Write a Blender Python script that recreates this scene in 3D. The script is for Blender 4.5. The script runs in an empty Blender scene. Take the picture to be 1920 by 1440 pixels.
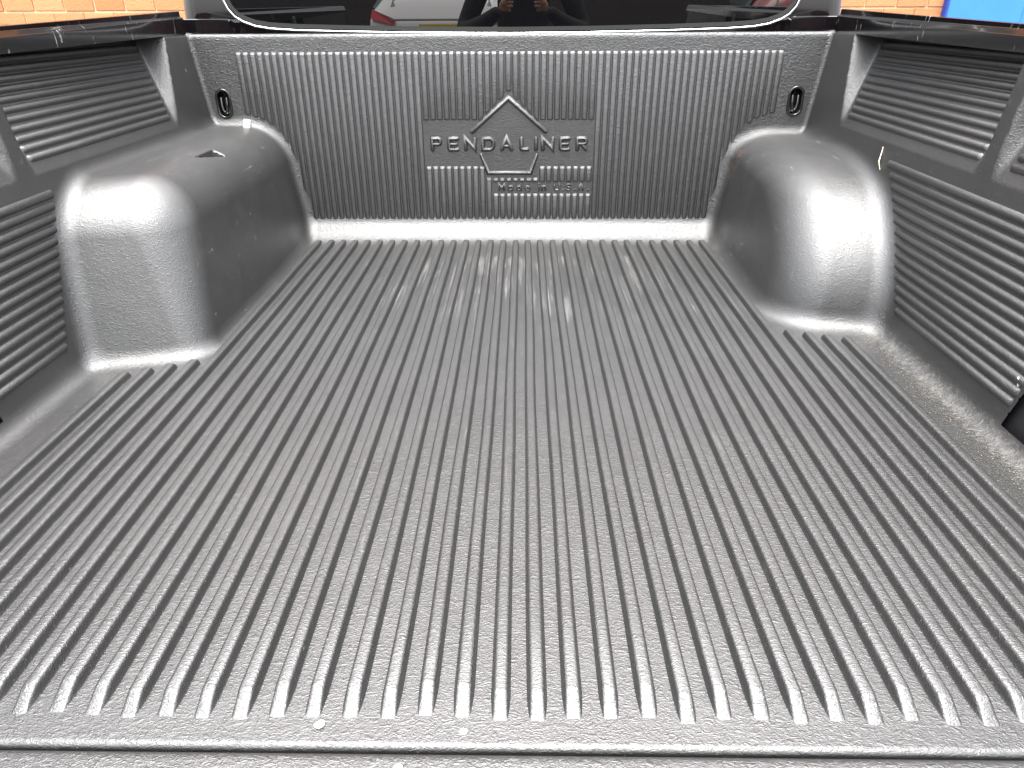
import bpy, math, random
import numpy as np
from mathutils import Vector, Matrix
R = math.radians
sc = bpy.context.scene
col = sc.collection

# ------------------------------------------------------------------ camera
F_PX, YAW, PITCH, ROLL = 1329.0, .0165, .484, -.005
def cam_basis():
    cy, sy = math.cos(YAW), math.sin(YAW)
    f = Vector((-sy*math.cos(PITCH), cy*math.cos(PITCH), -math.sin(PITCH)))
    r = Vector((cy, sy, 0)); u = r.cross(f)
    r2 = r*math.cos(ROLL)+u*math.sin(ROLL); u2 = -r*math.sin(ROLL)+u*math.cos(ROLL)
    return r2, u2, f
r_, u_, f_ = cam_basis()
cd = bpy.data.cameras.new('camera'); cam = bpy.data.objects.new('camera', cd); col.objects.link(cam)
M3 = Matrix((r_, u_, -f_)).transposed()
cam.matrix_world = Matrix.Translation((.0334, 0, .56)) @ M3.to_4x4()
cd.sensor_width = 36; cd.lens = F_PX/1920*36; cd.clip_start = .02; cd.clip_end = 400
sc.camera = cam

# ------------------------------------------------------------------ world, sun, exposure
SUN_EL, SUN_AZ = 83, 180          # azimuth measured clockwise from +Y (towards the cab)
w = bpy.data.worlds.new('World'); sc.world = w; w.use_nodes = True
nt = w.node_tree; nt.nodes.clear()
out = nt.nodes.new('ShaderNodeOutputWorld'); bg = nt.nodes.new('ShaderNodeBackground')
sky = nt.nodes.new('ShaderNodeTexSky'); sky.sky_type = 'NISHITA'; sky.sun_disc = False
sky.sun_elevation = R(SUN_EL); sky.sun_rotation = R(SUN_AZ); sky.dust_density = 4; sky.air_density = 1.2
hs = nt.nodes.new('ShaderNodeHueSaturation'); hs.inputs['Saturation'].default_value = .15
hs.inputs['Value'].default_value = 1.25
nt.links.new(sky.outputs[0], hs.inputs['Color'])
# overcast veil: luminance rises towards the zenith, as under an even cloud layer, with soft cloud mottling
tc = nt.nodes.new('ShaderNodeTexCoord'); sp = nt.nodes.new('ShaderNodeSeparateXYZ'); nt.links.new(tc.outputs['Generated'], sp.inputs[0])
mr = nt.nodes.new('ShaderNodeMapRange'); nt.links.new(sp.outputs[2], mr.inputs[0]); mr.inputs[1].default_value = 0; mr.inputs[2].default_value = 1; mr.inputs[3].default_value = 1.75; mr.inputs[4].default_value = 3.0
cn = nt.nodes.new('ShaderNodeTexNoise'); nt.links.new(tc.outputs['Generated'], cn.inputs['Vector']); cn.inputs['Scale'].default_value = 2.2; cn.inputs['Detail'].default_value = 5
cm = nt.nodes.new('ShaderNodeMapRange'); nt.links.new(cn.outputs[0], cm.inputs[0]); cm.inputs[1].default_value = .3; cm.inputs[2].default_value = .7; cm.inputs[3].default_value = .8; cm.inputs[4].default_value = 1.25
mm = nt.nodes.new('ShaderNodeMath'); mm.operation = 'MULTIPLY'; nt.links.new(mr.outputs[0], mm.inputs[0]); nt.links.new(cm.outputs[0], mm.inputs[1])
vm = nt.nodes.new('ShaderNodeVectorMath'); vm.operation = 'SCALE'; nt.links.new(hs.outputs[0], vm.inputs[0]); nt.links.new(mm.outputs[0], vm.inputs['Scale'])
nt.links.new(vm.outputs[0], bg.inputs[0])
bg.inputs[1].default_value = .12
nt.links.new(bg.outputs[0], out.inputs[0])
sl = bpy.data.lights.new('sun', 'SUN'); sun = bpy.data.objects.new('sun', sl); col.objects.link(sun)
sl.energy = 1.5; sl.angle = R(38); sl.color = (1, .96, .9)
az = R(SUN_AZ); el = R(SUN_EL)
sdir = Vector((math.sin(az)*math.cos(el), math.cos(az)*math.cos(el), math.sin(el)))
sun.rotation_euler = sdir.to_track_quat('Z', 'Y').to_euler()
sc.view_settings.view_transform = 'Standard'; sc.view_settings.look = 'None'
sc.view_settings.exposure = 1.28; sc.view_settings.gamma = 1

# ------------------------------------------------------------------ helpers
def link(o, parent=None):
    col.objects.link(o)
    if parent: o.parent = parent
    return o
def mesh_obj(name, verts, faces, mat, parent=None, smooth=True):
    me = bpy.data.meshes.new(name); me.from_pydata([tuple(v) for v in verts], [], faces)
    if mat: me.materials.append(mat)
    if smooth: me.polygons.foreach_set('use_smooth', [True]*len(me.polygons))
    me.update()
    return link(bpy.data.objects.new(name, me), parent)
def tag(o, label=None, cat=None, group=None, kind=None):
    if label: o['label'] = label
    if cat: o['category'] = cat
    if group: o['group'] = group
    if kind: o['kind'] = kind
    return o
def empty(name, loc=(0, 0, 0)):
    o = bpy.data.objects.new(name, None); o.location = loc; col.objects.link(o); return o

class MB:
    def __init__(s): s.v = []; s.f = []
    def add(s, v, f):
        n = len(s.v); s.v += [tuple(p) for p in v]; s.f += [tuple(i+n for i in q) for q in f]; return s
    def box(s, a, b, bev=0, mat=None):
        (x0, y0, z0), (x1, y1, z1) = a, b
        if bev <= 0:
            v = [(x, y, z) for z in (z0, z1) for y in (y0, y1) for x in (x0, x1)]
            f = [(0, 2, 3, 1), (4, 5, 7, 6), (0, 1, 5, 4), (2, 6, 7, 3), (0, 4, 6, 2), (1, 3, 7, 5)]
        else:
            v = []; e = bev
            for z, i in ((z0, e), (z0+e, 0), (z1-e, 0), (z1, e)):
                x, X, y, Y = x0+i, x1-i, y0+i, y1-i; c = e*.7
                v += [(x+c, y, z), (X-c, y, z), (X, y+c, z), (X, Y-c, z), (X-c, Y, z), (x+c, Y, z), (x, Y-c, z), (x, y+c, z)]
            f = [tuple(range(7, -1, -1)), tuple(range(24, 32))]
            for k in range(3):
                for j in range(8):
                    f.append((k*8+j, k*8+(j+1) % 8, k*8+8+(j+1) % 8, k*8+8+j))
        if mat is not None: v = [mat @ Vector(p) for p in v]
        return s.add(v, f)
    def tube(s, pts, r, n=8, closed=False, caps=True):
        pts = [Vector(p) for p in pts]; N = len(pts); v = []; f = []
        rr = r if isinstance(r, (list, tuple)) else [r]*N
        up = None
        for i, p in enumerate(pts):
            a = pts[(i-1) % N] if (closed or i) else p; b = pts[(i+1) % N] if (closed or i < N-1) else p
            t = (b-a).normalized()
            if up is None:
                up = Vector((0, 0, 1)) if abs(t.z) < .9 else Vector((1, 0, 0))
            sd = t.cross(up).normalized(); up = sd.cross(t).normalized()
            for k in range(n):
                q = 2*math.pi*k/n; v.append(p+(sd*math.cos(q)+up*math.sin(q))*rr[i])
        for i in range(N if closed else N-1):
            j = (i+1) % N
            for k in range(n): f.append((i*n+k, i*n+(k+1) % n, j*n+(k+1) % n, j*n+k))
        if caps and not closed: f += [tuple(range(n-1, -1, -1)), tuple((N-1)*n+k for k in range(n))]
        return s.add(v, f)
    def build(s, name, mat, parent=None, smooth=False):
        return mesh_obj(name, s.v, s.f, mat, parent, smooth)

# ------------------------------------------------------------------ materials
def new_mat(name):
    m = bpy.data.materials.new(name); m.use_nodes = True
    nt = m.node_tree; b = nt.nodes['Principled BSDF']; return m, nt, b
def N(nt, t, **k):
    n = nt.nodes.new(t)
    for a, v in k.items(): setattr(n, a, v)
    return n
def math_n(nt, op, a, b=None, c=None, clamp=False):
    n = N(nt, 'ShaderNodeMath', operation=op); n.use_clamp = clamp
    for i, v in enumerate((a, b, c)):
        if v is None: continue
        if isinstance(v, (int, float)): n.inputs[i].default_value = v
        else: nt.links.new(v, n.inputs[i])
    return n.outputs[0]
def maprange(nt, v, a, b, c=0., d=1.):
    n = N(nt, 'ShaderNodeMapRange', interpolation_type='SMOOTHSTEP'); nt.links.new(v, n.inputs[0])
    for i, q in zip((1, 2, 3, 4), (a, b, c, d)): n.inputs[i].default_value = q
    return n.outputs[0]
def noise(nt, vec, scale, detail=3, rough=.5, dist=0, sc3=None):
    if sc3:
        mp = N(nt, 'ShaderNodeMapping'); nt.links.new(vec, mp.inputs[0]); mp.inputs['Scale'].default_value = sc3; vec = mp.outputs[0]
    n = N(nt, 'ShaderNodeTexNoise'); nt.links.new(vec, n.inputs['Vector'])
    n.inputs['Scale'].default_value = scale; n.inputs['Detail'].default_value = detail
    n.inputs['Roughness'].default_value = rough; n.inputs['Distortion'].default_value = dist
    return n.outputs[0]
def mixc(nt, fac, a, b):
    n = N(nt, 'ShaderNodeMix', data_type='RGBA')
    if isinstance(fac, float): n.inputs[0].default_value = fac
    else: nt.links.new(fac, n.inputs[0])
    for i, v in ((6, a), (7, b)):
        if isinstance(v, tuple): n.inputs[i].default_value = (*v, 1) if len(v) == 3 else v
        else: nt.links.new(v, n.inputs[i])
    return n.outputs[2]

def liner_material():
    m, nt, b = new_mat('black_grained_plastic')
    geo = N(nt, 'ShaderNodeNewGeometry'); pos = geo.outputs['Position']
    sep = N(nt, 'ShaderNodeSeparateXYZ'); nt.links.new(pos, sep.inputs[0]); X, Y, Z = sep.outputs
    att = N(nt, 'ShaderNodeAttribute', attribute_name='smoothness'); sm = att.outputs['Fac']
    # leather grain: ridged noise wrinkles + fine pebbles
    n1 = noise(nt, pos, 1, 2, .55, .8, (120, 235, 235))
    n2 = noise(nt, pos, 560, 1.5, .5, .3)
    n3 = noise(nt, pos, 1, 1.5, .5, .9, (80, 130, 165))
    rid = math_n(nt, 'ABSOLUTE', math_n(nt, 'SUBTRACT', n1, .5))
    rid = math_n(nt, 'MULTIPLY', rid, 3.2)
    rid3 = math_n(nt, 'MULTIPLY', math_n(nt, 'ABSOLUTE', math_n(nt, 'SUBTRACT', n3, .5)), 3.6)
    rid = math_n(nt, 'ADD', rid, math_n(nt, 'MULTIPLY', rid3, maprange(nt, Y, 1.75, 1.93)))
    hgt = math_n(nt, 'ADD', rid, math_n(nt, 'MULTIPLY', n2, .55))
    amp = math_n(nt, 'MULTIPLY_ADD', sm, -.85, 1.0)
    bump = N(nt, 'ShaderNodeBump'); bump.inputs['Distance'].default_value = .0011
    nt.links.new(math_n(nt, 'MULTIPLY', amp, .5), bump.inputs['Strength'])
    nt.links.new(hgt, bump.inputs['Height'])
    # slow unevenness of the moulding
    nl = noise(nt, pos, 14, 2, .5)
    b2 = N(nt, 'ShaderNodeBump'); b2.inputs['Distance'].default_value = .004; b2.inputs['Strength'].default_value = .25
    nt.links.new(nl, b2.inputs['Height']); nt.links.new(bump.outputs[0], b2.inputs['Normal'])
    nt.links.new(b2.outputs[0], b.inputs['Normal'])
    # scuffs: pale streaks along the floor near the headboard
    up = N(nt, 'ShaderNodeSeparateXYZ'); nt.links.new(geo.outputs['True Normal'], up.inputs[0])
    flat = maprange(nt, up.outputs[2], .85, .97)
    low = maprange(nt, Z, .010, .014, 1, 0)
    yb = math_n(nt, 'MULTIPLY', maprange(nt, Y, .95, 1.6), maprange(nt, Y, 1.81, 1.76, 0, 1))
    xb = maprange(nt, math_n(nt, 'ABSOLUTE', math_n(nt, 'ADD', X, -.06)), .22, .5, 1, .45)
    st = noise(nt, pos, 1, 5, .68, 0, (130, 4.5, 30))
    st2 = noise(nt, pos, 1, 2, .5, 0, (9, 4, 3))
    thr = math_n(nt, 'ADD', st, math_n(nt, 'MULTIPLY', math_n(nt, 'SUBTRACT', st2, .5), .5))
    area = math_n(nt, 'MULTIPLY', math_n(nt, 'MULTIPLY', yb, xb), math_n(nt, 'MULTIPLY', flat, low))
    scf = maprange(nt, math_n(nt, 'ADD', thr, math_n(nt, 'MULTIPLY', area, .15)), .62, .90)
    scf = math_n(nt, 'MULTIPLY', scf, area)
    # a few rubs further out on the rib tops
    top = maprange(nt, Z, .0095, .0112)
    st3 = noise(nt, pos, 1, 4, .6, .4, (90, 4, 20))
    rub = math_n(nt, 'MULTIPLY', maprange(nt, st3, .65, .74), math_n(nt, 'MULTIPLY', math_n(nt, 'MULTIPLY', top, low), flat))
    scuff = math_n(nt, 'ADD', scf, math_n(nt, 'MULTIPLY', rub, .55), clamp=True)
    # dust lying in the low corners of floor
    dn = noise(nt, pos, 110, 6, .75)
    ax = math_n(nt, 'ABSOLUTE', X)
    dz = math_n(nt, 'MULTIPLY', maprange(nt, X, .68, .715), maprange(nt, Z, .0, .03, 1, 0))
    dz2 = math_n(nt, 'MULTIPLY', math_n(nt, 'MULTIPLY', maprange(nt, X, .50, .55), maprange(nt, Y, 1.62, 1.85)), maprange(nt, Z, .0, .05, 1, 0))
    dust = math_n(nt, 'MULTIPLY', math_n(nt, 'ADD', dz, dz2, clamp=True), maprange(nt, dn, .46, .62))
    # smears and fine scratches on the smooth moulded parts
    s1 = noise(nt, pos, 1, 5, .7, 1.2, (26, 9, 9))
    s2 = noise(nt, pos, 1, 2, .5, .6, (240, 18, 30))
    scr = math_n(nt, 'MULTIPLY', maprange(nt, s2, .66, .73), maprange(nt, s1, .42, .58))
    scr = math_n(nt, 'MULTIPLY', scr, sm)
    fine = noise(nt, pos, 900, 1, .5)
    speck = maprange(nt, noise(nt, pos, 330, 0, .5), .80, .84)
    base = mixc(nt, noise(nt, pos, 22, 4, .6), (.0062, .0062, .0064), (.0115, .0114, .0112))
    base = mixc(nt, math_n(nt, 'MULTIPLY', dust, .16), base, (.30, .26, .20))
    base = mixc(nt, math_n(nt, 'MULTIPLY', scr, .28), base, (.26, .25, .24))
    vd = N(nt, 'ShaderNodeVectorMath', operation='DISTANCE'); nt.links.new(pos, vd.inputs[0]); vd.inputs[1].default_value = (.60, 1.90, .205)
    rust = math_n(nt, 'MULTIPLY', maprange(nt, vd.outputs['Value'], .02, .06, 1, 0), maprange(nt, dn, .50, .62))
    base = mixc(nt, math_n(nt, 'MULTIPLY', rust, .5), base, (.26, .13, .07))
    haze = math_n(nt, 'MULTIPLY', maprange(nt, s1, .48, .72), sm)
    base = mixc(nt, math_n(nt, 'MULTIPLY', haze, .05), base, (.16, .15, .14))
    base = mixc(nt, math_n(nt, 'MULTIPLY', speck, .2), base, (.35, .34, .32))
    base = mixc(nt, math_n(nt, 'MULTIPLY', scuff, .24), base, (.27, .26, .25))
    nt.links.new(base, b.inputs['Base Color'])
    ro = math_n(nt, 'ADD', math_n(nt, 'MULTIPLY', noise(nt, pos, 9, 4, .6), .12), .41)
    ro = math_n(nt, 'ADD', ro, math_n(nt, 'MULTIPLY', scuff, .22))
    ro = math_n(nt, 'ADD', ro, math_n(nt, 'MULTIPLY', dust, .2))
    nt.links.new(ro, b.inputs['Roughness'])
    b.inputs['Specular IOR Level'].default_value = .95; b.inputs['IOR'].default_value = 1.62
    return m
LINER = liner_material()

def simple(name, c, rough=.5, metal=0., spec=.5, coat=0., var=0., vscale=20, bump=0., bscale=200):
    m, nt, b = new_mat(name)
    geo = N(nt, 'ShaderNodeNewGeometry'); pos = geo.outputs['Position']
    if var:
        n = noise(nt, pos, vscale, 4, .6)
        b_ = mixc(nt, n, tuple(x*(1-var) for x in c), tuple(min(1, x*(1+var)) for x in c)); nt.links.new(b_, b.inputs['Base Color'])
        nt.links.new(maprange(nt, n, .2, .8, max(.02, rough*.8), min(1, rough*1.2)), b.inputs['Roughness'])
    else:
        b.inputs['Base Color'].default_value = (*c, 1); b.inputs['Roughness'].default_value = rough
    b.inputs['Metallic'].default_value = metal; b.inputs['Specular IOR Level'].default_value = spec
    b.inputs['Coat Weight'].default_value = coat; b.inputs['Coat Roughness'].default_value = .03
    if bump:
        bp = N(nt, 'ShaderNodeBump'); bp.inputs['Distance'].default_value = bump
        nt.links.new(noise(nt, pos, bscale, 3), bp.inputs['Height']); nt.links.new(bp.outputs[0], b.inputs['Normal'])
    return m
def paint_black():
    m, nt, b = new_mat('scratched_black_paint')
    geo = N(nt, 'ShaderNodeNewGeometry'); pos = geo.outputs['Position']
    sep = N(nt, 'ShaderNodeSeparateXYZ'); nt.links.new(pos, sep.inputs[0]); X, Y, Z = sep.outputs
    s = noise(nt, pos, 1, 3, .6, .6, (40, 130, 18)); a = noise(nt, pos, 6, 3, .6)
    edge = maprange(nt, noise(nt, pos, 60, 5, .7), .62, .72)
    scr = math_n(nt, 'MULTIPLY', maprange(nt, s, .62, .70), maprange(nt, a, .46, .58))
    patch = math_n(nt, 'MULTIPLY', edge, maprange(nt, a, .56, .64))
    k = math_n(nt, 'ADD', scr, patch, clamp=True)
    low = maprange(nt, Y, .2, .25, 0, 1); low = math_n(nt, 'MULTIPLY', low, maprange(nt, Y, 1.98, 1.96, 0, 1))
    k = math_n(nt, 'MULTIPLY', math_n(nt, 'MULTIPLY', k, low), .75)
    nt.links.new(mixc(nt, k, (.0045, .004, .0045), (.42, .42, .42)), b.inputs['Base Color'])
    nt.links.new(maprange(nt, k, 0, 1, .12, .55), b.inputs['Roughness'])
    b.inputs['Coat Weight'].default_value = .4; b.inputs['Coat Roughness'].default_value = .05
    bp = N(nt, 'ShaderNodeBump'); bp.inputs['Distance'].default_value = .0006; bp.inputs['Strength'].default_value = .15
    nt.links.new(noise(nt, pos, 12, 2), bp.inputs['Height']); nt.links.new(bp.outputs[0], b.inputs['Normal'])
    return m
PAINT = paint_black()
GLOSS = simple('black_gloss_paint', (.006, .005, .006), .06, coat=1.0)
INNER = simple('black_inner_panel', (.012, .012, .013), .38, var=.2)
HOOKM = simple('black_enamel', (.008, .008, .008), .12, coat=.6)
CHROME = simple('polished_trim', (.75, .75, .74), .12, metal=1.)
SEAL = simple('rubber_seal', (.02, .022, .02), .35)
GLASS = simple('privacy_glass', (.003, .003, .0035), .0, spec=.9)

# ------------------------------------------------------------------ bed liner: one moulded surface meshed from its distance field
X0 = -.004                       # centre line of the bed
YW, TOPZ, YN = 1.945, .513, .392
def smin(a, b, k):
    h = np.clip(.5+.5*(b-a)/k, 0, 1); return b*(1-h)+a*h-k*h*(1-h)
def rmax(a, b, r):
    return np.minimum(np.maximum(a, b), -r)+np.sqrt(np.maximum(a+r, 0)**2+np.maximum(b+r, 0)**2)
def ss(a, b, x):
    t = np.clip((x-a)/(b-a), 0, 1); return t*t*(3-2*t)
PANELS = ((1.195, 1.742), (.60, 1.138))
def wall_x(y, z):
    """half width of the side wall at (y, z): leans out, upper panels sunk between pilasters"""
    base = .735+.12*z
    rec = np.clip(z-.322, 0, 1)*.34
    m = 0
    for a, b in PANELS:
        b = b+(np.maximum(z, .33)-.33)*.36*(b > 1.5); m = m+ss(a-.010, a+.006, y)*(1-ss(b-.004, b+.016, y))
    return base+rec*np.clip(m, 0, 1)
def comps(x, y, z):
    xs = x-X0; ax = np.abs(xs)
    wall = rmax((wall_x(y, z)-ax)*.98, z-TOPZ, .006)
    head = rmax(YW-y, z-TOPZ, .009)
    floor = rmax(z, YN-y, .0045)
    cham = ((YW-y)+z-.050)*.7071
    # wheel arches
    side = .541+.15*z+.014*ss(1.74, 1.92, y)-ax
    fl = (1.118+.37*z-.27*(ax-.738)-y)*.9
    tl = z-.297
    left = rmax(rmax(side, fl, .045+.15*z), tl, .088)
    yc = 1.712-.19*(ax-.72)
    q = np.sqrt((np.minimum(y-yc, 0)/.415)**2+(np.maximum(z, 0)/.292)**2)
    er = (q-1)*.33
    rt = z-.299
    right = rmax(rmax(side+.002, er, .085), rt, .085)
    arch = np.where(xs < 0, left, right)
    # stake notch in each arch shoulder
    yb = 1.612
    notch = np.minimum(.648-ax, np.minimum(yb-y, z-(.268+(yb-y)*.26+(.648-ax)*.34)))
    arch = np.maximum(arch, np.minimum(notch, .02))
    return floor, wall, head, cham, arch
def field(x, y, z):
    floor, wall, head, cham, arch = comps(x, y, z)
    d = smin(wall, head, .012)
    d = smin(d, cham, .012)
    d = smin(d, floor, .030*(.35+.65*ss(.9, .6, y)*0+.65*ss(.70, .60, np.abs(y-1.3))))
    kk = np.where(x > 0, .036, .026)
    kk = kk+.006*ss(1.6, 1.85, y)
    return smin(d, arch, kk)

def surface_nets(h):
    xs = np.arange(-.90, .90, h)+h*.37; ys = np.arange(.374, 1.978, h); zs = np.arange(-.036, .534, h)
    nx, ny, nz = len(xs), len(ys), len(zs)
    V = np.empty((nx, ny, nz), np.float32)
    for i0 in range(0, nx, 40):
        g = np.meshgrid(xs[i0:i0+40], ys, zs, indexing='ij'); V[i0:i0+40] = field(*g)
    S = V > 0
    c = np.zeros((nx-1, ny-1, nz-1), np.int8)
    for a in (0, 1):
        for b in (0, 1):
            for d in (0, 1): c += S[a:nx-1+a, b:ny-1+b, d:nz-1+d]
    act = (c > 0) & (c < 8)
    idx = -np.ones(act.shape, np.int64); I, J, K = np.nonzero(act); idx[I, J, K] = np.arange(len(I))
    P = np.zeros((len(I), 3)); cnt = np.zeros(len(I))
    cor = [(a, b, d) for a in (0, 1) for b in (0, 1) for d in (0, 1)]
    for p in cor:
        for ax in range(3):
            if p[ax]: continue
            q = list(p); q[ax] = 1
            va = V[I+p[0], J+p[1], K+p[2]].astype(float); vb = V[I+q[0], J+q[1], K+q[2]].astype(float)
            s = (va > 0) != (vb > 0); t = np.where(s, va/np.where(s, va-vb, 1), 0)
            o = np.array(p, float)[None].repeat(len(I), 0); o[:, ax] = t
            P[s] += o[s]; cnt[s] += 1
    P /= cnt[:, None]
    P = np.stack([xs[I]+P[:, 0]*h, ys[J]+P[:, 1]*h, zs[K]+P[:, 2]*h], 1)
    for _ in range(4):
        f0, g = grad(P); step = f0/np.maximum((g*g).sum(1), .15)
        step = np.clip(step, -h*.6, h*.6); P = P-g*step[:, None]
    faces = []
    for ax in range(3):
        sl0 = [slice(None)]*3; sl1 = [slice(None)]*3; sl0[ax] = slice(0, -1); sl1[ax] = slice(1, None)
        A, B = S[tuple(sl0)], S[tuple(sl1)]; I, J, K = np.nonzero(A != B); fl = A[I, J, K]
        u, v = [(1, 2), (2, 0), (0, 1)][ax]
        base = np.stack([I, J, K], 1); ok = np.ones(len(I), bool); qs = []
        for du, dv in ((-1, -1), (0, -1), (0, 0), (-1, 0)):
            b = base.copy(); b[:, u] += du; b[:, v] += dv
            ok &= (b >= 0).all(1) & (b < np.array(act.shape)).all(1); bc = np.clip(b, 0, np.array(act.shape)-1)
            qs.append(idx[bc[:, 0], bc[:, 1], bc[:, 2]])
        q = np.stack(qs, 1); ok &= (q >= 0).all(1); q, fl = q[ok], fl[ok]
        q[fl] = q[fl][:, ::-1]                # normals towards the open air
        faces.append(q)
    return P, np.concatenate(faces)
def grad(P, e=2e-4):
    x, y, z = P.T; f0 = field(x, y, z)
    g = np.stack([field(x+e, y, z)-field(x-e, y, z), field(x, y+e, z)-field(x, y-e, z), field(x, y, z+e)-field(x, y, z-e)], 1)/(2*e)
    return f0, g

liner = empty('bed_liner', (X0, 1.2, 0))
tag(liner, 'black ribbed plastic liner covering floor, walls and wheel arches of the truck bed', 'bed liner')
HOLES = ((-.738, .352), (.727, .354))
def in_hole(x, z, cx, cz, grow=0.):
    dz = max(0, abs(z-cz)-.016); return (x-cx)**2+dz*dz < (.0165+grow)**2
P, Q = surface_nets(.0055)
G = grad(P)[1]; G /= np.linalg.norm(G, axis=1)[:, None]
C = P[Q].mean(1); cf = np.stack(comps(*C.T), 0); cf[0] = np.minimum(cf[0], 9); 
lab = np.argmin(np.abs(np.stack([np.minimum(cf[0], cf[3]*1.0), cf[1], cf[2], cf[4]])), 0)
lab[(cf[3] < cf[0]) & (cf[3] < cf[2]) & (lab == 0)] = 0
cut = .905-.2*C[:, 2]
kill = (C[:, 1] < cut) & (C[:, 2] > .024)
for cx, cz in HOLES: kill |= np.array([in_hole(c[0], c[2], cx, cz) for c in C]) & (C[:, 1] > 1.9)
V_cut = .905-.2*P[:, 2]; sel = (P[:, 2] > .024) & (np.abs(P[:, 1]-V_cut) < .0028); P[sel, 1] = V_cut[sel]
part_of = np.where(lab == 0, 0, np.where(lab == 2, 1, np.where(lab == 1, 2, 4)))
part_of = np.where((part_of == 2) & (C[:, 0] > X0), 3, part_of)
part_of = np.where((part_of == 4) & (C[:, 0] > X0), 5, part_of)
names = ['floor_panel', 'headboard_panel', 'side_panel', 'side_panel', 'wheel_arch_cover', 'wheel_arch_cover']
parts = []
for k in range(6):
    q = Q[(part_of == k) & ~kill]; u, inv = np.unique(q, return_inverse=True); q = inv.reshape(q.shape)
    me = bpy.data.meshes.new(names[k]); p = P[u]-np.array([X0, 1.2, 0])
    me.vertices.add(len(u)); me.vertices.foreach_set('co', p.ravel())
    me.loops.add(q.size); me.loops.foreach_set('vertex_index', q.ravel())
    me.polygons.add(len(q)); me.polygons.foreach_set('loop_start', np.arange(0, q.size, 4)); me.polygons.foreach_set('loop_total', np.full(len(q), 4))
    me.polygons.foreach_set('use_smooth', np.ones(len(q), bool)); me.update(calc_edges=True); me.validate()
    me.normals_split_custom_set_from_vertices(G[u].tolist())
    at = me.attributes.new('smoothness', 'FLOAT', 'POINT')
    x, y, z = P[u].T; g = G[u]; s = np.zeros(len(u))
    if k >= 4:
        s = ss(-.62, -.30, g[:, 1])*(1-ss(1.85, 1.93, y)) if k == 4 else ss(-.55, -.05, g[:, 1])*ss(1.35, 1.6, y+.4*np.abs(g[:, 0])*0)*(1-ss(1.85, 1.93, y))
        s = np.maximum(s, .25)
    if k in (2, 3):
        s = ss(1.75, 1.80, y)*.9*(g[:, 1] > -.6)
        s = np.maximum(s, .35); s = np.where(g[:, 1] < -.35, -.3, s)
    if k == 1: s = -.25*np.ones(len(u))+.55*((np.abs(x-X0) < .24) & (z > .12) & (z < .37))
    if k == 0: s = .15+.75*ss(1.35, 1.6, y)*ss(.02, .0, z)
    at.data.foreach_set('value', s.astype(np.float32))
    me.materials.append(LINER)
    o = bpy.data.objects.new(names[k], me); col.objects.link(o); o.parent = liner; parts.append(o)
floorP, headP, sideL, sideR, archL, archR = parts

# ------------------------------------------------------------------ ribs
def rib_mesh(L, half, r0, r1, blunt0=False, blunt1=False, skew0=0., skew1=0., sink=.0008, nmid=1, wob=0):
    """half: list of (x, h) from the crest outwards; runs along +Y from 0 to L, proud along +Z"""
    prof = [(-x, h) for x, h in reversed(half[1:])]+[(x, h) for x, h in half]
    st = []
    for s in (0, .12, .3, .5, .7, .88, 1):
        k = math.sqrt(max(0, 1-(1-s)**2)) if blunt0 else s*s*(3-2*s)*.5+s*.5
        st.append((s*r0, k, .82+.18*math.sqrt(s)))
    for j in range(1, nmid): st.append((r0+(L-r0-r1)*j/nmid, 1, 1))
    for s in (1, .88, .7, .5, .3, .12, 0):
        k = math.sqrt(max(0, 1-(1-s)**2)) if blunt1 else s*s*(3-2*s)*.5+s*.5
        st.append((L-s*r1, k, .82+.18*math.sqrt(s)))
    v = []; f = []; n = len(prof)
    for y, k, wd in st:
        e = (skew0 if y < L*.5 else skew1)
        dx = (.00055*math.sin(y*5.3+wob*1.7)+.0004*math.sin(y*13.1+wob*.9)) if wob else 0; wd *= 1+(.035*math.sin(y*9+wob*2.3) if wob else 0)
        for x, h in prof: v.append((x*wd+dx, y+e*x, (h+sink)*k-sink if h > 0 else -sink))
    for i in range(len(st)-1):
        for j in range(n-1): f.append((i*n+j, i*n+j+1, (i+1)*n+j+1, (i+1)*n+j))
    me = bpy.data.meshes.new('rib'); me.from_pydata(v, [], f); me.materials.append(LINER)
    me.polygons.foreach_set('use_smooth', [True]*len(me.polygons)); me.update()
    at = me.attributes.new('smoothness', 'FLOAT', 'POINT'); at.data.foreach_set('value', np.full(len(v), .2, np.float32))
    return me
CACHE = {}
def rib(parent, org, ydir, zdir, L, half, key, **k):
    kk = (key, round(L, 4), tuple(sorted(k.items())))
    if kk not in CACHE: CACHE[kk] = rib_mesh(L, half, **k)
    o = bpy.data.objects.new('rib', CACHE[kk]); col.objects.link(o); o.parent = parent
    y = Vector(ydir).normalized(); z = Vector(zdir).normalized(); x = y.cross(z)
    M = Matrix((x, y, z)).transposed().to_4x4(); M.translation = Vector(org)-Vector((X0, 1.2, 0))
    o.matrix_local = M
    return o
MM = .001; RJ = random.Random(11)
FLOOR_HALF = [(0, 11.6*MM), (3.6*MM, 11.5*MM), (5.5*MM, 11.0*MM), (6.7*MM, 9.6*MM), (7.4*MM, 7.2*MM), (8.0*MM, 4.0*MM), (8.5*MM, 1.4*MM), (9.1*MM, .3*MM), (10.0*MM, 0)]
for n in range(-20, 20):
    x = (n+.4114)*.0335
    c = x-X0
    if -16 <= n <= 15: y1 = 1.893
    elif n < 0: y1 = 1.143-(abs(x)-.556)*.5
    else: y1 = 1.283-(abs(x)-.55)*.34
    j0 = .418+RJ.uniform(-.0025, .0025)
    rib(floorP, (x, j0, 0), (0, 1, 0), (0, 0, 1), y1-j0, FLOOR_HALF, 'floor', r0=.030+RJ.uniform(-.004, .004), r1=.010, blunt1=True, nmid=16, wob=n+100)
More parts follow.
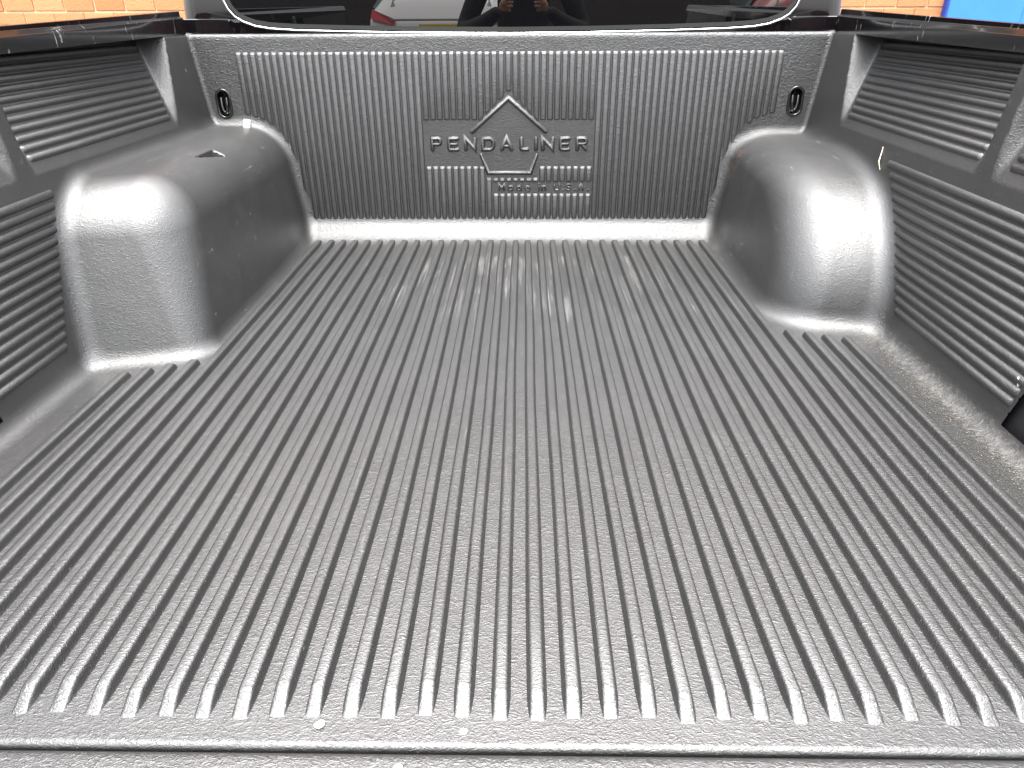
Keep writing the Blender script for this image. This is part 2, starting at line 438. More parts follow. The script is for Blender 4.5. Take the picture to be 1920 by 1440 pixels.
# headboard ribs: between the top line and the arch curve, interrupted by the emblem field
HB_HALF = [(0, 4.2*MM), (3.9*MM, 4.0*MM), (5.5*MM, 3.3*MM), (6.6*MM, 1.6*MM), (7.3*MM, .4*MM), (8.3*MM, 0)]
def uv(u, v): return (-.2115+(u-232)*.000280, .271-(v-535)*.00027)   # emblem drawing units -> wall plane
def arch_outline(ax):      # height at which a headboard rib meets the arch fillet
    pts = [(.535, .054), (.5415, .056), (.549, .10), (.557, .165), (.567, .212), (.585, .256), (.61, .292), (.64, .311), (.672, .322), (.70, .326)]
    for (a, za), (b, zb) in zip(pts, pts[1:]):
        if a <= ax <= b: return za+(zb-za)*(ax-a)/(b-a)
    return .054
PIT = .0178
for n in range(-38, 39):
    x = n*PIT+X0
    ax = abs(x-X0); zb = arch_outline(ax)+.004 if ax > .535 else .054; zt = .474
    segs = [(zb, zt)]
    if -.232 < x < .220:
        cx = -.0043
        roof = max(.311, uv(0, 128)[1]-abs(x-cx)*.93)
        below = .196
        if uv(720, 0)[0] < x < uv(1230, 0)[0]: below = .1665
        segs = [(roof, zt)]
        if x > uv(845, 0)[0]:
            if below-.153 > .008: segs.append((.1535, below))
            segs.append((zb, .124))
        else: segs.append((zb, below))
    sk = 0.
    if ax > .545: sk = math.copysign(min(2.2, (arch_outline(min(ax+.006, .699))-arch_outline(ax-.006))/.012), x-X0)
    roofed = -.232 < x < .220 and roof > .3111
    for a, b in segs:
        if b-a < .009: continue
        if b-a < .016: b = a+.0125
        rib(headP, (x, YW, a), (0, 0, 1), (0, -1, 0), b-a, HB_HALF, 'head', r0=.003, r1=.0085, blunt0=True, blunt1=False,
            skew0=round(sk if a == zb else (-.93 if x > -.0043 else .93) if (roofed and b == zt and abs(x+.0043) > .006) else 0., 3))
# side ribs
SIDE_HALF = [(0, 5.0*MM), (1.9*MM, 4.75*MM), (3.7*MM, 3.8*MM), (5.2*MM, 2.3*MM), (6.4*MM, .9*MM), (7.7*MM, 0)]
SIDE_LOW = [(a*1.1, h*1.0) for a, h in SIDE_HALF]
for s, pan in ((-1, sideL), (1, sideR)):
    for a, b in PANELS:
        a2 = max(a, .885)
        for i in range(11):
            z = .346+i*.0146; xw = .735+.12*z+(z-.322)*.34
            nz = .46/math.hypot(1, .46); nx = 1/math.hypot(1, .46)
            y0 = (a2+.006) if a > 1 else .885-.2*z+.012
            rib(pan, (X0+s*xw, y0, z), (0, 1, 0), (-s*nx, 0, nz), b-.010-y0+(max(z, .33)-.33)*.36*(b > 1.5), SIDE_HALF, 'up%d' % s, r0=.009, r1=.009, sink=.0028)
    for i in range(14):
        z = .0575+i*.01765; xw = .735+.12*z
        yf = 1.098+(z-.06)*.545 if s < 0 else float(np.interp(z, (.047, .107, .167, .225, .279, .3), (1.258, 1.302, 1.349, 1.404, 1.466, 1.50)))
        y0 = .905-.2*z+.004
        rib(pan, (X0+s*xw, y0, z), (0, 1, 0), (-s, 0, .12), yf-y0, SIDE_LOW, 'lo%d' % s, r0=.006, r1=.009, sink=.0028)

# ------------------------------------------------------------------ embossed emblem and lettering
def ridge(mb, pts, wd, hg, lift=0.):
    """rounded ridge along a polyline (x, z) on the headboard plane"""
    pts = [Vector((p[0], p[1])) for p in pts]; pts = [p for i, p in enumerate(pts) if i == 0 or (p-pts[i-1]).length > 1e-4]; prof = [(-1, -.12), (-.72, .30), (-.42, .72), (-.12, .98), (.12, .98), (.42, .72), (.72, .30), (1, -.12)]
    ns = len(prof); st = []
    closed = (pts[0]-pts[-1]).length < 1e-6
    for i, p in enumerate(pts):
        a = pts[i-1] if i else (pts[-2] if closed else None); b = pts[i+1] if i < len(pts)-1 else (pts[1] if closed else None)
        d0 = (p-a).normalized() if a is not None else None; d1 = (b-p).normalized() if b is not None else None
        d = d1 if d0 is None else d0 if d1 is None else (d0+d1).normalized()
        nn = Vector((-d.y, d.x)); k = 1.
        if d0 is not None and d1 is not None: k = 1/max(.45, nn.dot(Vector((-d0.y, d0.x))))
        st.append((p, nn*k, 1., d))
    if not closed:
        p, nn, _, d = st[0]; st = [(p-d*wd*.9, nn*.5, 0., d), (p-d*wd*.45, nn*.85, .7, d)]+st
        p, nn, _, d = st[-1]; st = st+[(p+d*wd*.45, nn*.85, .7, d), (p+d*wd*.9, nn*.5, 0., d)]
    v = []; f = []
    for p, nn, hk, d in st:
        for a, h in prof:
            q = p+nn*a*wd; v.append((q.x-X0, YW-1.2-(h*hg+lift)*hk+(.0006 if hk == 0 else 0), q.y))
    for i in range(len(st)-1):
        for j in range(ns-1): f.append((i*ns+j, (i+1)*ns+j, (i+1)*ns+j+1, i*ns+j+1))
    mb.add(v, f)
def arc(cx, cy, rx, ry, a0, a1, n=8): return [(cx+rx*math.cos(R(a0+(a1-a0)*i/n)), cy+ry*math.sin(R(a0+(a1-a0)*i/n))) for i in range(n+1)]
GL = {   # unit cell: x 0..1, y 0..1
 'P': [[(0, 0), (0, 1)], [(0, 1), (.75, 1)]+arc(.75, .75, .25, .25, 90, -90)+[(0, .5)]],
 'E': [[(1, 1), (.1, 1), (0, .9), (0, .1), (.1, 0), (1, 0)], [(0, .5), (.85, .5)]],
 'N': [[(0, 0), (0, 1), (1, 0), (1, 1)]],
 'D': [[(0, 0), (0, 1), (.6, 1)]+arc(.6, .6, .4, .4, 90, 0)+arc(.6, .4, .4, .4, 0, -90)+[(0, 0)]],
 'A': [[(0, 0), (.5, 1), (1, 0)], [(.2, .33), (.8, .33)]],
 'L': [[(0, 1), (0, .1), (.1, 0), (1, 0)]],
 'I': [[(0, 0), (0, 1)]],
 'R': [[(0, 0), (0, 1)], [(0, 1), (.75, 1)]+arc(.75, .76, .25, .24, 90, -90)+[(0, .52)], [(.5, .52), (1, 0)]],
 'M': [[(0, 0), (0, 1), (.5, .35), (1, 1), (1, 0)]],
 'a': [arc(.5, .34, .45, .34, 0, 360, 12), [(.95, .7), (.95, 0)]],
 'd': [arc(.5, .34, .45, .34, 0, 360, 12), [(.95, 1.05), (.95, 0)]],
 'e': [[(.08, .34), (.92, .34)]+arc(.5, .34, .44, .34, 0, 310, 12)],
 'i': [[(0, 0), (0, .66)], [(0, .95), (0, 1.0)]],
 'n': [[(0, 0), (0, .68)], [(0, .45)]+arc(.45, .38, .45, .3, 150, 0, 6)+[(.9, 0)]],
 'U': [[(0, 1), (0, .35)]+arc(.5, .35, .5, .35, 180, 360, 8)+[(1, 1)]],
 'S': [arc(.5, .76, .45, .25, 20, 270, 8)+arc(.5, .26, .45, .26, 90, -160, 8)],
 '.': [[(0, 0), (0.01, .05)]],
}
def glyph(mb, ch, x0, z0, wd, ht, sw, hg):
    for i, s in enumerate(GL[ch]):
        ridge(mb, [(x0+sw+(wd-2*sw)*a, z0+sw+(ht-2*sw)*b) for a, b in s], sw, hg, lift=-.0003*i)
for ch, a, b in zip('PENDALINER', (232, 390, 545, 710, 885, 1070, 1207, 1270, 1440, 1595), (352, 512, 677, 850, 1020, 1170, 1235, 1407, 1557, 1720)):
    mb = MB(); x0, zt = uv(a, 535); x1, zb = uv(b, 682)
    glyph(mb, ch, x0, zb, x1-x0, zt-zb, .0062, .0070)
    o = mb.build('letter', LINER, headP, True); o['label'] = 'embossed capital letter %s' % ch
mb = MB()
for ch, a, b, hh in (('M', 865, 938, 1), ('a', 955, 1020, 1), ('d', 1036, 1100, 1), ('e', 1118, 1185, 1), ('i', 1250, 1262, 1), ('n', 1280, 1340, 1), ('U', 1400, 1470, 1), ('.', 1482, 1496, 1), ('S', 1515, 1578, 1), ('.', 1596, 1610, 1), ('A', 1630, 1700, 1), ('.', 1730, 1744, 1)):
    x0, zt = uv(a, 982); x1, zb = uv(b, 1062)
    glyph(mb, ch, x0, zb, max(x1-x0, .0070), zt-zb, .0031, .0042)
o = mb.build('embossed_text', LINER, headP, True)
mb = MB(); ridge(mb, [uv(632, 492), uv(972, 192), uv(1316, 492)], .0070, .0072); mb.build('emblem_line', LINER, headP, True)
mb = MB(); ridge(mb, [uv(712, 712), uv(776, 884), uv(1180, 884), uv(1236, 712)], .0058, .0062); mb.build('emblem_line', LINER, headP, True)

# ------------------------------------------------------------------ the truck around the liner
truck = empty('pickup_truck', (0, 1.2, 0))
tag(truck, 'glossy black pickup truck with scratched bed rails and dark rear window', 'truck')
def tp(mb, name, mat, smooth=False, par=None):
    mb.v = [(x, y-1.2, z) for x, y, z in mb.v]; return mb.build(name, mat, par or truck, smooth)
def loft(mb, secs, closed=False, caps=True):
    n = len(secs[0]); v = [p for s in secs for p in s]; f = []
    for i in range(len(secs)-1):
        for j in range(n if closed else n-1):
            k = (j+1) % n; f.append((i*n+j, i*n+k, (i+1)*n+k, (i+1)*n+j))
    if caps and closed: f += [tuple(range(n-1, -1, -1)), tuple((len(secs)-1)*n+k for k in range(n))]
    mb.add(v, f)
for s in (-1, 1):
    secs = []
    for y in list(np.linspace(.30, 1.94, 24))+[1.948, 1.952]:
        t = (y-1.24)/.71; dz = .002 if s > 0 else 0
        bot = .5025+.0105*t-dz; m1 = .526+.0225*t-dz; m2 = .5345+.0175*t-dz; top = .542+.0220*t-dz
        sh = .004 if y > 1.95 else 0
        pr = [(.801, bot), (.7985, bot+.001), (.7985, m1), (.7992, m1+.0006), (.8045, m2), (.8052, m2+.0006), (.8057, top-.0008), (.8068, top), (.822, top+.0003),
              (.850, top-.004), (.880, top-.012), (.900, top-.030), (.910, top-.08), (.915, .30), (.905, -.2), (.80, -.2), (.86, .35), (.86, bot)]
        secs.append([(X0*1+s*(a+ (0 if a > .86 else sh)), y, z) for a, z in pr])
    mb = MB(); loft(mb, secs, closed=True)
    if s > 0: mb.f = [tuple(reversed(q)) for q in mb.f]
    o = tp(mb, 'bed_rail', PAINT)
    # inner body panel behind the liner at the tail
    mb = MB(); a = s*.752+X0; b = s*.78+X0
    mb.box((min(a, b), .34, -.05), (max(a, b), 1.02, .0), 0)
    mb = MB(); v = []
    for y in (.34, 1.04):
        v += [(X0+s*.742, y, -.03), (X0+s*.802, y, .50), (X0+s*.83, y, .50), (X0+s*.78, y, -.03)]
    mb.add(v, [(0, 1, 5, 4), (1, 2, 6, 5), (2, 3, 7, 6), (3, 0, 4, 7), (0, 3, 2, 1), (4, 5, 6, 7)])
    tp(mb, 'tail_pillar', INNER)
# tailgate, lowered
mb = MB(); mb.box((-.74, -.10, -.062), (.735, .384, -.010), .006); gate = tp(mb, 'tailgate', GLOSS)
mb = MB()
prof = [(.3905, -.010), (.3895, -.0045), (.3875, -.0030), (.3845, -.0020), (.3800, -.0018), (-.06, -.0018), (-.085, -.006), (-.09, -.016)]
loft(mb, [[(x, y, z) for y, z in prof] for x in np.linspace(-.70, .695, 12)])
tg = mb.build('tailgate_liner', LINER, None, True); tag(tg, 'flat black plastic panel on the lowered tailgate, in front of the ribbed floor', 'tailgate liner')
# under-bed frame so that nothing floats
mb = MB(); mb.box((-.80, .30, -.16), (.79, 2.02, -.045), .01); tp(mb, 'bed_floor', INNER)

# cab rear: rounded shell with side pillars
def cab_sec(z):
    hw = .852-.055*max(0, z-.5)*1.0-.10*max(0, z-.9); yb = 2.035+.02*max(0, z-.5)
    r = .045; pts = []
    for i in range(9):
        a = R(180+90*i/8); pts.append((-hw+r+r*math.cos(a), yb+r+r*math.sin(a), z))
    for x in np.linspace(-hw+r, hw-r, 9)[1:-1]: pts.append((x, yb, z))
    for i in range(9):
        a = R(270+90*i/8); pts.append((hw-r+r*math.cos(a), yb+r+r*math.sin(a), z))
    pts += [(hw, 3.4, z), (-hw, 3.4, z)]
    return pts
mb = MB(); loft(mb, [cab_sec(z) for z in (-.35, 0, .3, .45, .50, .55, .6, .7, .85, 1.0)], closed=True)
o = tp(mb, 'cab_body', GLOSS, True); o.modifiers.new('edge', 'EDGE_SPLIT').split_angle = R(40)
# front corner caps of the bed, beside the headboard top
for s in (-1, 1):
    mb = MB(); x0, x1 = sorted((s*.70+X0, s*.835+X0)); mb.add([(x0, 1.981, .30), (x1, 1.981, .30), (x1, 1.981, .545), (x0, 1.981, .545), (x0, 2.02, .30), (x1, 2.02, .30), (x1, 2.02, .538), (x0, 2.02, .538), (x0, 1.984, .5465), (x1, 1.984, .5465)], [(0, 1, 2, 3), (3, 2, 9, 8), (8, 9, 6, 7), (5, 4, 7, 6), (1, 5, 6, 9, 2), (4, 0, 3, 8, 7), (4, 5, 1, 0)])
    tp(mb, 'corner_cap', GLOSS)
mb = MB(); mb.box((-.70, 1.981, .30), (.69, 2.018, .503), .004); tp(mb, 'bulkhead', GLOSS)

# rear window
TILT = R(1.2)
def win_outline(grow=0.):
    half = [(0, .512), (.2, .5135), (.4, .517), (.55, .521), (.617, .525), (.655, .531), (.684, .541), (.703, .553), (.717, .570), (.725, .590), (.728, .63), (.70, .86), (.68, .90), (.64, .915), (.3, .925), (0, .927)]
    pts = half+[(-x, z) for x, z in reversed(half[1:-1])]
    c = Vector((0, .7)); o = []
    for i, p in enumerate(pts):
        a = Vector(pts[i-1]); b = Vector(pts[(i+1) % len(pts)]); d = (b-a).normalized(); n = Vector((d.y, -d.x))
        q = Vector(p)+n*grow; o.append((q.x, q.y))
    return o
def gy(z): return 2.030-(z-.52)*math.tan(TILT)
pts = win_outline(-.004); mb = MB(); n = len(pts)
v = [(x+.001, gy(z), z) for x, z in pts]+[(x+.001, gy(z)+.004, z) for x, z in pts]
mb.add(v, [tuple(range(n)), tuple(range(2*n-1, n-1, -1))]+[(i, i+n, (i+1) % n+n, (i+1) % n) for i in range(n)])
win = tp(mb, 'rear_window', GLASS)
mb = MB(); mb.tube([(x+.001, gy(z)-.001, z) for x, z in win_outline(.002)], .0026, 8, closed=True)
mb.v = [(x, y-1.2, z) for x, y, z in mb.v]; mb.build('window_trim', CHROME, win, True)
mb = MB(); pa = win_outline(-.003); pb = win_outline(-.013)
v = [(x+.001, gy(z)-.0012, z) for x, z in pa]+[(x+.001, gy(z)-.0008, z) for x, z in pb]
mb.add(v, [(i, (i+1) % n, (i+1) % n+n, i+n) for i in range(n)])
mb.v = [(x, y-1.2, z) for x, y, z in mb.v]; mb.build('window_seal', SEAL, win, True)

# tie-down loops seen through slots in the headboard
for cx, cz in HOLES:
    mb = MB(); pts = []
    for i in range(24):
        a = 2*math.pi*i/24; pts.append((cx+.0150*math.cos(a), cz+(.016 if math.sin(a) > 0 else -.016)+.0150*math.sin(a)))
    v = [(x, YW+.000, z) for x, z in pts]+[(cx+(x-cx)*.92, YW+.022, cz+(z-cz)*.95) for x, z in pts]
    k = len(pts); mb.add(v, [(i, (i+1) % k, (i+1) % k+k, i+k) for i in range(k)]+[tuple(range(k, 2*k))])
    cup = tp(mb, 'tie_down_slot', HOOKM, True)
    mb = MB(); mb.tube([(x, YW-.0005, z) for x, z in [(cx+(a-cx)*1.16, cz+(b-cz)*1.08) for a, b in pts]], .0034, 10, closed=True)
    mb.v = [(x, y-1.2, z) for x, y, z in mb.v]; mb.build('slot_rim', HOOKM, cup, True)
    mb = MB(); mb.tube([(cx-.007, YW+.016, cz+.020), (cx-.007, YW+.004, cz+.012), (cx-.007, YW+.001, cz-.004), (cx-.005, YW+.0005, cz-.016), (cx, YW, cz-.022), (cx+.005, YW+.0005, cz-.016), (cx+.007, YW+.001, cz-.004), (cx+.007, YW+.004, cz+.012), (cx+.007, YW+.016, cz+.020)], .0034, 10)
    mb.v = [(x, y-1.2, z) for x, y, z in mb.v]; mb.build('tie_down_loop', HOOKM, cup, True)
print('stage liner', len(P), len(Q))

# ------------------------------------------------------------------ background
ASPH = simple('worn_paving', (.115, .095, .08), .85, var=.3, vscale=3, bump=.004, bscale=60)
gm = MB(); gm.box((-60, -60, -.84), (60, 60, -.74)); g = gm.build('ground', ASPH); tag(g, kind='structure')

def brick_mat():
    m, nt, b = new_mat('orange_brick')
    geo = N(nt, 'ShaderNodeNewGeometry'); pos = geo.outputs['Position']; oi = N(nt, 'ShaderNodeObjectInfo')
    c = mixc(nt, oi.outputs['Random'], (.42, .16, .055), (.56, .25, .11))
    c = mixc(nt, math_n(nt, 'MULTIPLY', noise(nt, pos, 22, 5, .6), .5), c, (.50, .22, .11))
    nt.links.new(c, b.inputs['Base Color']); b.inputs['Roughness'].default_value = .85
    bp = N(nt, 'ShaderNodeBump'); bp.inputs['Distance'].default_value = .004; nt.links.new(noise(nt, pos, 90, 4), bp.inputs['Height']); nt.links.new(bp.outputs[0], b.inputs['Normal'])
    return m
BRICK = brick_mat(); MORTAR = simple('cream_mortar', (.72, .58, .38), .9, var=.15, vscale=30, bump=.003, bscale=80)
WY = 5.9; BW, BH, JT = .2265, .088, .011
wall = empty('brick_wall', (0, WY, -.74)); tag(wall, 'sunlit orange brick wall with cream mortar joints behind the truck', 'wall')
mb = MB(); mb.box((-7.5, .004, 0), (6.5, .22, 6.4)); o = mb.build('mortar_backing', MORTAR, wall)
bm_ = []
rnd = random.Random(4)
def brick_mesh(k):
    mb = MB(); j = lambda: rnd.uniform(-.0015, .0015)
    mb.box((-(BW-JT)/2+j(), -.008+j(), -(BH-JT)/2+j()), ((BW-JT)/2+j(), .006, (BH-JT)/2+j()), .003)
    me = bpy.data.meshes.new('brick'); me.from_pydata(mb.v, [], mb.f); me.materials.append(BRICK); me.update(); return me
BM = [brick_mesh(k) for k in range(6)]
stuff = MB(); cnt = 0
ZJ = .572+.74      # height of one bed joint above the wall base
row0 = int((ZJ)/BH)+1
for r in range(-row0, 57):
    zc = ZJ+(r+.5)*BH
    if zc < .05 or zc > 6.35: continue
    off = (.085+.060) if r % 2 == 0 else (.085+.118+.080)
    for c in range(-33, 28):
        xc = off+c*BW
        if not -7.4 < xc < 6.4: continue
        vis = (-4 <= r <= 5) and ((-4.6 < xc < -1.4) or (1.9 < xc < 4.6))
        if vis and cnt < 290:
            o = bpy.data.objects.new('brick', BM[rnd.randrange(6)]); col.objects.link(o); o.parent = wall
            o.location = (xc, rnd.uniform(-.001, .001), zc); cnt += 1
        else:
            stuff.box((xc-(BW-JT)/2, -.008, zc-(BH-JT)/2), (xc+(BW-JT)/2, .0035, zc+(BH-JT)/2))
o = stuff.build('brick_courses', BRICK, wall); o['kind'] = 'stuff'

BLUE = simple('blue_painted_steel', (.035, .20, .66), .45, var=.12, vscale=6, coat=.15)
BLUED = simple('dark_blue_steel', (.012, .045, .30), .45)
bx0 = 3.085
cont = empty('blue_door', (bx0, 5.84, -.74)); tag(cont, 'bright blue steel door panel on the brick wall at right', 'door')
mb = MB(); mb.box((.018, .0, .0), (2.6, .048, 2.6), .004); mb.build('door_leaf', BLUE, cont)
for x in (0, 2.6):
    mb = MB(); mb.box((x, -.006, 0), (x+.018, .05, 2.62), .003); mb.build('door_frame', BLUED, cont)
for x in (.56, 1.1, 1.64, 2.18):
    mb = MB(); mb.box((x, -.004, .02), (x+.006, .004, 2.58), .001); mb.build('door_seam', BLUE, cont)

# ------------------------------------------------------------------ things behind the photographer, seen mirrored in the rear window
WHITE = simple('white_car_paint', (.78, .78, .77), .15, coat=1.); REDC = simple('dark_red_car_paint', (.30, .012, .012), .15, coat=1.)
LAMP = simple('red_tail_lamp', (.45, .01, .012), .1, coat=1.); PLATE = simple('yellow_number_plate', (.75, .50, .03), .4)
CGL = simple('car_window_glass', (.10, .13, .125), .02, spec=.9); TYRE = simple('tyre_rubber', (.02, .02, .02), .8); RIM = simple('alloy_rim', (.5, .5, .5), .3, metal=1.)
GREYP = simple('grey_bumper_plastic', (.12, .12, .12), .5); DARKT = simple('dark_plate_characters', (.02, .02, .02), .5)
def car(name, label, paint, loc, rz=0.):
    root = empty(name, loc); root.rotation_euler = (0, 0, rz); tag(root, label, 'car', 'cars parked behind the truck')
    # rear (towards +Y) of a hatchback, z=0 ground; cross sections along y, 0 = rear bumper
    S = []
    def sec(y, hw, zb, zbelt, hroof, zroof):
        half = [(hw*.86, zb), (hw*.97, zb+.08), (hw, zb+.28), (hw, zbelt-.12), (hw*.975, zbelt), (hroof, zroof-.05), (hroof*.86, zroof), (0, zroof+.02)]
        return [(x, y, z) for x, z in half]+[(-x, y, z) for x, z in reversed(half[:-1])]
    data = [(0, .74, .42, .62, .50, .66), (-.03, .85, .30, .72, .72, .78), (-.12, .89, .25, .90, .74, .93), (-.22, .905, .22, .98, .66, 1.10), (-.42, .91, .22, 1.0, .60, 1.30), (-.72, .91, .22, .98, .585, 1.41),
            (-1.5, .91, .22, .96, .60, 1.46), (-2.3, .91, .22, .95, .60, 1.42), (-2.9, .91, .22, .94, .66, 1.12), (-3.2, .90, .22, .92, .74, .96), (-4.0, .86, .24, .80, .70, .82), (-4.25, .75, .32, .62, .6, .66)]
    mb = MB(); loft(mb, [sec(*d) for d in data], closed=True); o = mb.build('car_body', paint, root, True)
    m = o.modifiers.new('sub', 'SUBSURF'); m.levels = 1; m.render_levels = 1
    def quad(nm, pts, mat, t=.012, par=root):
        a = [Vector(p) for p in pts]; nrm = (a[1]-a[0]).cross(a[2]-a[0]).normalized(); mb = MB(); k = len(a)
        mb.add([p+nrm*t for p in a]+[p-nrm*t for p in a], [tuple(range(k)), tuple(range(2*k-1, k-1, -1))]+[(i, i+k, (i+1) % k+k, (i+1) % k) for i in range(k)])
        return mb.build(nm, mat, par)
    quad('rear_window', [(-.62, -.21, 1.02), (.62, -.21, 1.02), (.53, -.47, 1.33), (-.53, -.47, 1.33)][::-1], CGL, .02)
    for s in (-1, 1):
        quad('tail_lamp', [(s*.86, -.13, .90), (s*.56, -.045, .83), (s*.56, -.055, .90), (s*.84, -.19, 1.0)], LAMP, .025)
        quad('side_window', [(s*.90, -.6, 1.0), (s*.90, -2.5, .99), (s*.66, -2.1, 1.36), (s*.64, -.9, 1.36)], CGL, .02)
        for y in (-.85, -3.4):
            mb = MB(); mb.tube([(s*.74, y, .32), (s*.90, y, .32)], [.32, .32], 24); wh = mb.build('tyre', TYRE, root, True)
            mb = MB(); mb.tube([(s*.89, y, .32), (s*.915, y, .32)], [.20, .19], 20); mb.build('wheel_rim', RIM, root, True)
    pl = quad('number_plate', [(-.26, .012, .735), (.26, .012, .735), (.26, .004, .845), (-.26, .004, .845)], PLATE, .008)
    quad('bumper_insert', [(-.62, .005, .40), (.62, .005, .40), (.66, .0, .53), (-.66, .0, .53)], GREYP, .02)
    quad('boot_crease', [(-.60, -.02, .885), (.60, -.02, .885), (.60, -.03, .90), (-.60, -.03, .90)], GREYP, .008)
    return root
car('parked_car', 'white hatchback parked behind the truck with yellow rear number plate', WHITE, (-.98, -5.6, -.74), 0.)
car('parked_car', 'dark red car parked behind the truck to the right of the white one', REDC, (3.6, -5.2, -.74), R(8))
mb = MB(); mb.box((-14, -12.4, -.74), (14, -12.1, 1.2)); o = mb.build('far_wall', simple('brown_brick_far', (.055, .048, .042), .9, var=.5, vscale=4)); tag(o, 'low dark brown wall across the yard behind the photographer', 'wall')

# photographer (mirrored in the window)
CLOTH = simple('black_jacket_cloth', (.008, .008, .009), .8, bump=.003, bscale=40); SKIN = simple('skin', (.50, .29, .20), .5, var=.08, vscale=60); HAIR = simple('dark_hair', (.03, .02, .015), .6)
per = empty('person', (.035, -.52, -.74)); tag(per, 'person in a black jacket holding up a phone behind the tailgate', 'person')
def skin_obj(name, verts, edges, rad, mat, parent, sub=2):
    me = bpy.data.meshes.new(name); me.from_pydata(verts, edges, []); me.materials.append(mat)
    o = bpy.data.objects.new(name, me); col.objects.link(o); o.parent = parent
    sk = o.modifiers.new('skin', 'SKIN'); sk.use_smooth_shade = True
    for d, r in zip(me.skin_vertices[0].data, rad): d.radius = (r, r) if not isinstance(r, tuple) else r
    me.skin_vertices[0].data[0].use_root = True
    s = o.modifiers.new('sub', 'SUBSURF'); s.levels = sub; s.render_levels = sub
    return o
V = [(0, 0, .95), (0, 0, 1.12), (0, .01, 1.30), (0, 0, 1.44), (0, 0, 1.53), (0, .03, 1.62), (0, .03, 1.72)]
Ed = [(i, i+1) for i in range(6)]; rad = [(.17, .12), (.155, .115), (.17, .12), (.10, .08), (.055, .055), (.085, .10), (.075, .085)]
for s in (-1, 1):
    b = len(V); V += [(s*.19, 0, 1.42), (s*.345, .08, 1.09), (s*.215, .32, 1.15), (s*.125, .44, 1.215)]
    Ed += [(3, b), (b, b+1), (b+1, b+2), (b+2, b+3)]; rad += [.07, .055, .045, .032]
    b = len(V); V += [(s*.10, 0, .88), (s*.11, .02, .48), (s*.12, -.01, .08), (s*.13, .12, .04)]
    Ed += [(0, b), (b, b+1), (b+1, b+2), (b+2, b+3)]; rad += [.10, .065, .05, (.045, .035)]
skin_obj('body', V, Ed, rad, CLOTH, per)
mb = MB()
def ball(mb, c, rx, ry, rz, n=14):
    v = []; f = []
    for i in range(n+1):
        th = math.pi*i/n
        for j in range(n*2):
            ph = math.pi*j/n; v.append((c[0]+rx*math.sin(th)*math.cos(ph), c[1]+ry*math.sin(th)*math.sin(ph), c[2]+rz*math.cos(th)))
    for i in range(n):
        for j in range(n*2): k = (j+1) % (n*2); f.append((i*n*2+j, (i+1)*n*2+j, (i+1)*n*2+k, i*n*2+k))
    mb.add(v, f)
ball(mb, (0, .035, 1.665), .078, .098, .118); ball(mb, (0, .135, 1.655), .013, .02, .022)
for s in (-1, 1): ball(mb, (s*.08, .03, 1.665), .012, .02, .03)
mb.build('head', SKIN, per, True)
mb = MB(); ball(mb, (0, .015, 1.70), .087, .103, .098); mb.build('hair', HAIR, per, True)
for s in (-1, 1):
    V = [(s*.115, .45, 1.22), (s*.098, .48, 1.245), (s*.088, .495, 1.26)]; Ed = [(0, 1), (1, 2)]; rad = [.026, (.03, .02), (.032, .018)]
    for i in range(4):
        b = len(V); z = 1.235+i*.017; L = (.9, 1, .97, .8)[i]
        V += [(s*.080, .500, z), (s*(.080-.012*L), .512, z+.003), (s*(.080-.030*L), .513, z+.003)]
        Ed += [(2, b), (b, b+1), (b+1, b+2)]; rad += [.0095, .0085, .0075]
    b = len(V); V += [(s*.086, .495, 1.225), (s*.066, .487, 1.215)]; Ed += [(1, b), (b, b+1)]; rad += [.011, .009]
    skin_obj('hand', V, Ed, rad, SKIN, per, 1)
ph = MB(); ph.box((-.075, -.036, -.004), (.075, .036, .004), .002, Matrix.Identity(4))
phone = ph.build('phone', simple('black_phone_glass', (.01, .01, .011), .1, coat=1.)); tag(phone, 'black phone held sideways in both hands of the photographer', 'phone')
phone.matrix_world = Matrix.Translation(Vector((.0334, 0, .56))-f_*.030+Vector((0, 0, -.012))) @ M3.to_4x4()

# ------------------------------------------------------------------ small litter lying in the bed
PALE = simple('pale_paper', (.8, .78, .70), .6); STRAW = simple('dry_straw', (.72, .66, .50), .6); GRIT = simple('white_grit', (.8, .8, .78), .4)
def on_wall(s, y, z): return X0+s*(.735+.12*z)
mb = MB(); mb.box((-.0085, -.003, -.013), (.0085, .003, .013), .001, Matrix.Translation((-.682, 1.928, .303)) @ Matrix.Rotation(R(-18), 4, 'X') @ Matrix.Rotation(R(6), 4, 'Y'))
tag(mb.build('paper_scrap', PALE), 'tiny cream paper scrap stuck on the left arch below the tie-down slot', 'scrap')
mb = MB(); mb.tube([(.764, 1.497, .268), (.760, 1.503, .285), (.766, 1.512, .302), (.768, 1.516, .312)], [.0007, .0011, .001, .0006], 6)
tag(mb.build('straw', STRAW), 'thin dry straw standing against the right side wall beside the wheel arch', 'straw')
mb = MB(); mb.tube([(.742, .905, .083), (.740, .903, .093), (.737, .906, .097)], [.002, .0025, .001], 6)
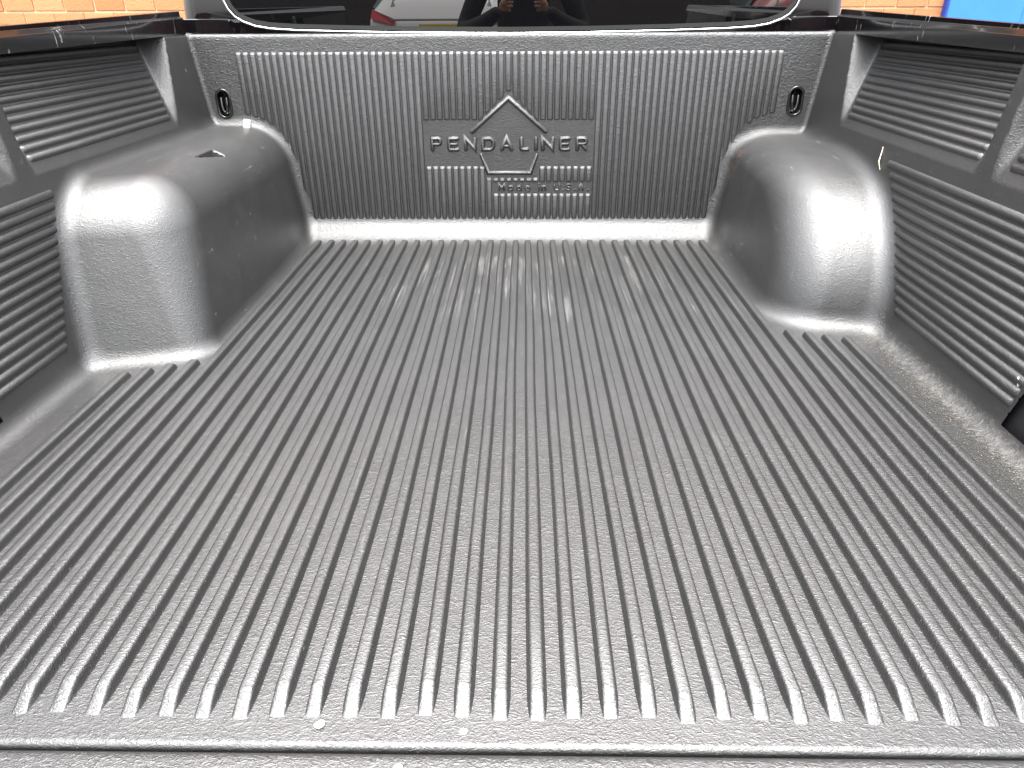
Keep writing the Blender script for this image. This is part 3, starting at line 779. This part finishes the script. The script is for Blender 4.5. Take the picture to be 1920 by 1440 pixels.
tag(mb.build('leaf_scrap', STRAW), 'small yellowish leaf scrap caught at the cut edge of right side panel', 'scrap')
def pebble(nm, label, c, r, seed):
    rn = random.Random(seed); mb = MB(); n = 6; v = []; f = []
    for i in range(n+1):
        th = math.pi*i/n
        for j in range(8):
            q = math.pi*j/4; k = r*rn.uniform(.75, 1.15); v.append((c[0]+1.3*k*math.sin(th)*math.cos(q), c[1]+k*math.sin(th)*math.sin(q), c[2]+.55*k*math.cos(th)))
    for i in range(n):
        for j in range(8): f.append((i*8+j, (i+1)*8+j, (i+1)*8+(j+1) % 8, i*8+(j+1) % 8))
    mb.add(v, f); tag(mb.build(nm, GRIT), label, 'grit', 'grit crumbs near the tailgate')
rs = random.Random(9); mb = MB()
for i in range(620):      # sand caught along the right-hand floor edge and in the far right corner
    if i < 430: y = rs.uniform(.75, 1.27); x = X0+rs.gauss(.700, .012)-.0; 
    else: y = rs.gauss(1.80, .05); x = X0+rs.gauss(.530, .012)
    if y > 1.88 or x > .728: continue
    z = .0012+max(0, (x-X0-.700))**2*11; r = rs.uniform(.0003, .0009); c = Vector((x, y, z))
    d = [Vector((rs.uniform(.6, 1.2)*a, rs.uniform(.6, 1.2)*b, rs.uniform(.5, .9)*e))*r for a, b, e in ((1, 0, 0), (-1, 0, 0), (0, 1, 0), (0, -1, 0), (0, 0, 1), (0, 0, -1))]
    mb.add([c+q for q in d], [(0, 2, 4), (2, 1, 4), (1, 3, 4), (3, 0, 4), (2, 0, 5), (1, 2, 5), (3, 1, 5), (0, 3, 5)])
sand = mb.build('sand_grains', simple('yellow_sand', (.30, .25, .17), .8, var=.4, vscale=300)); tag(sand, kind='stuff')
pebble('grit', 'largest white grit crumb on the flat strip at the front left of the floor', (-.1453, .4125, .002), .0042, 1)
pebble('grit', 'small pale grit crumb on the flat front strip below the ribs near the middle', (-.0175, .4083, .001), .0030, 2)
pebble('grit', 'white grit crumb lying on the tailgate liner just past the dark gap', (-.0700, .3750, -.001), .0032, 3)
print('objects', len(bpy.data.objects))
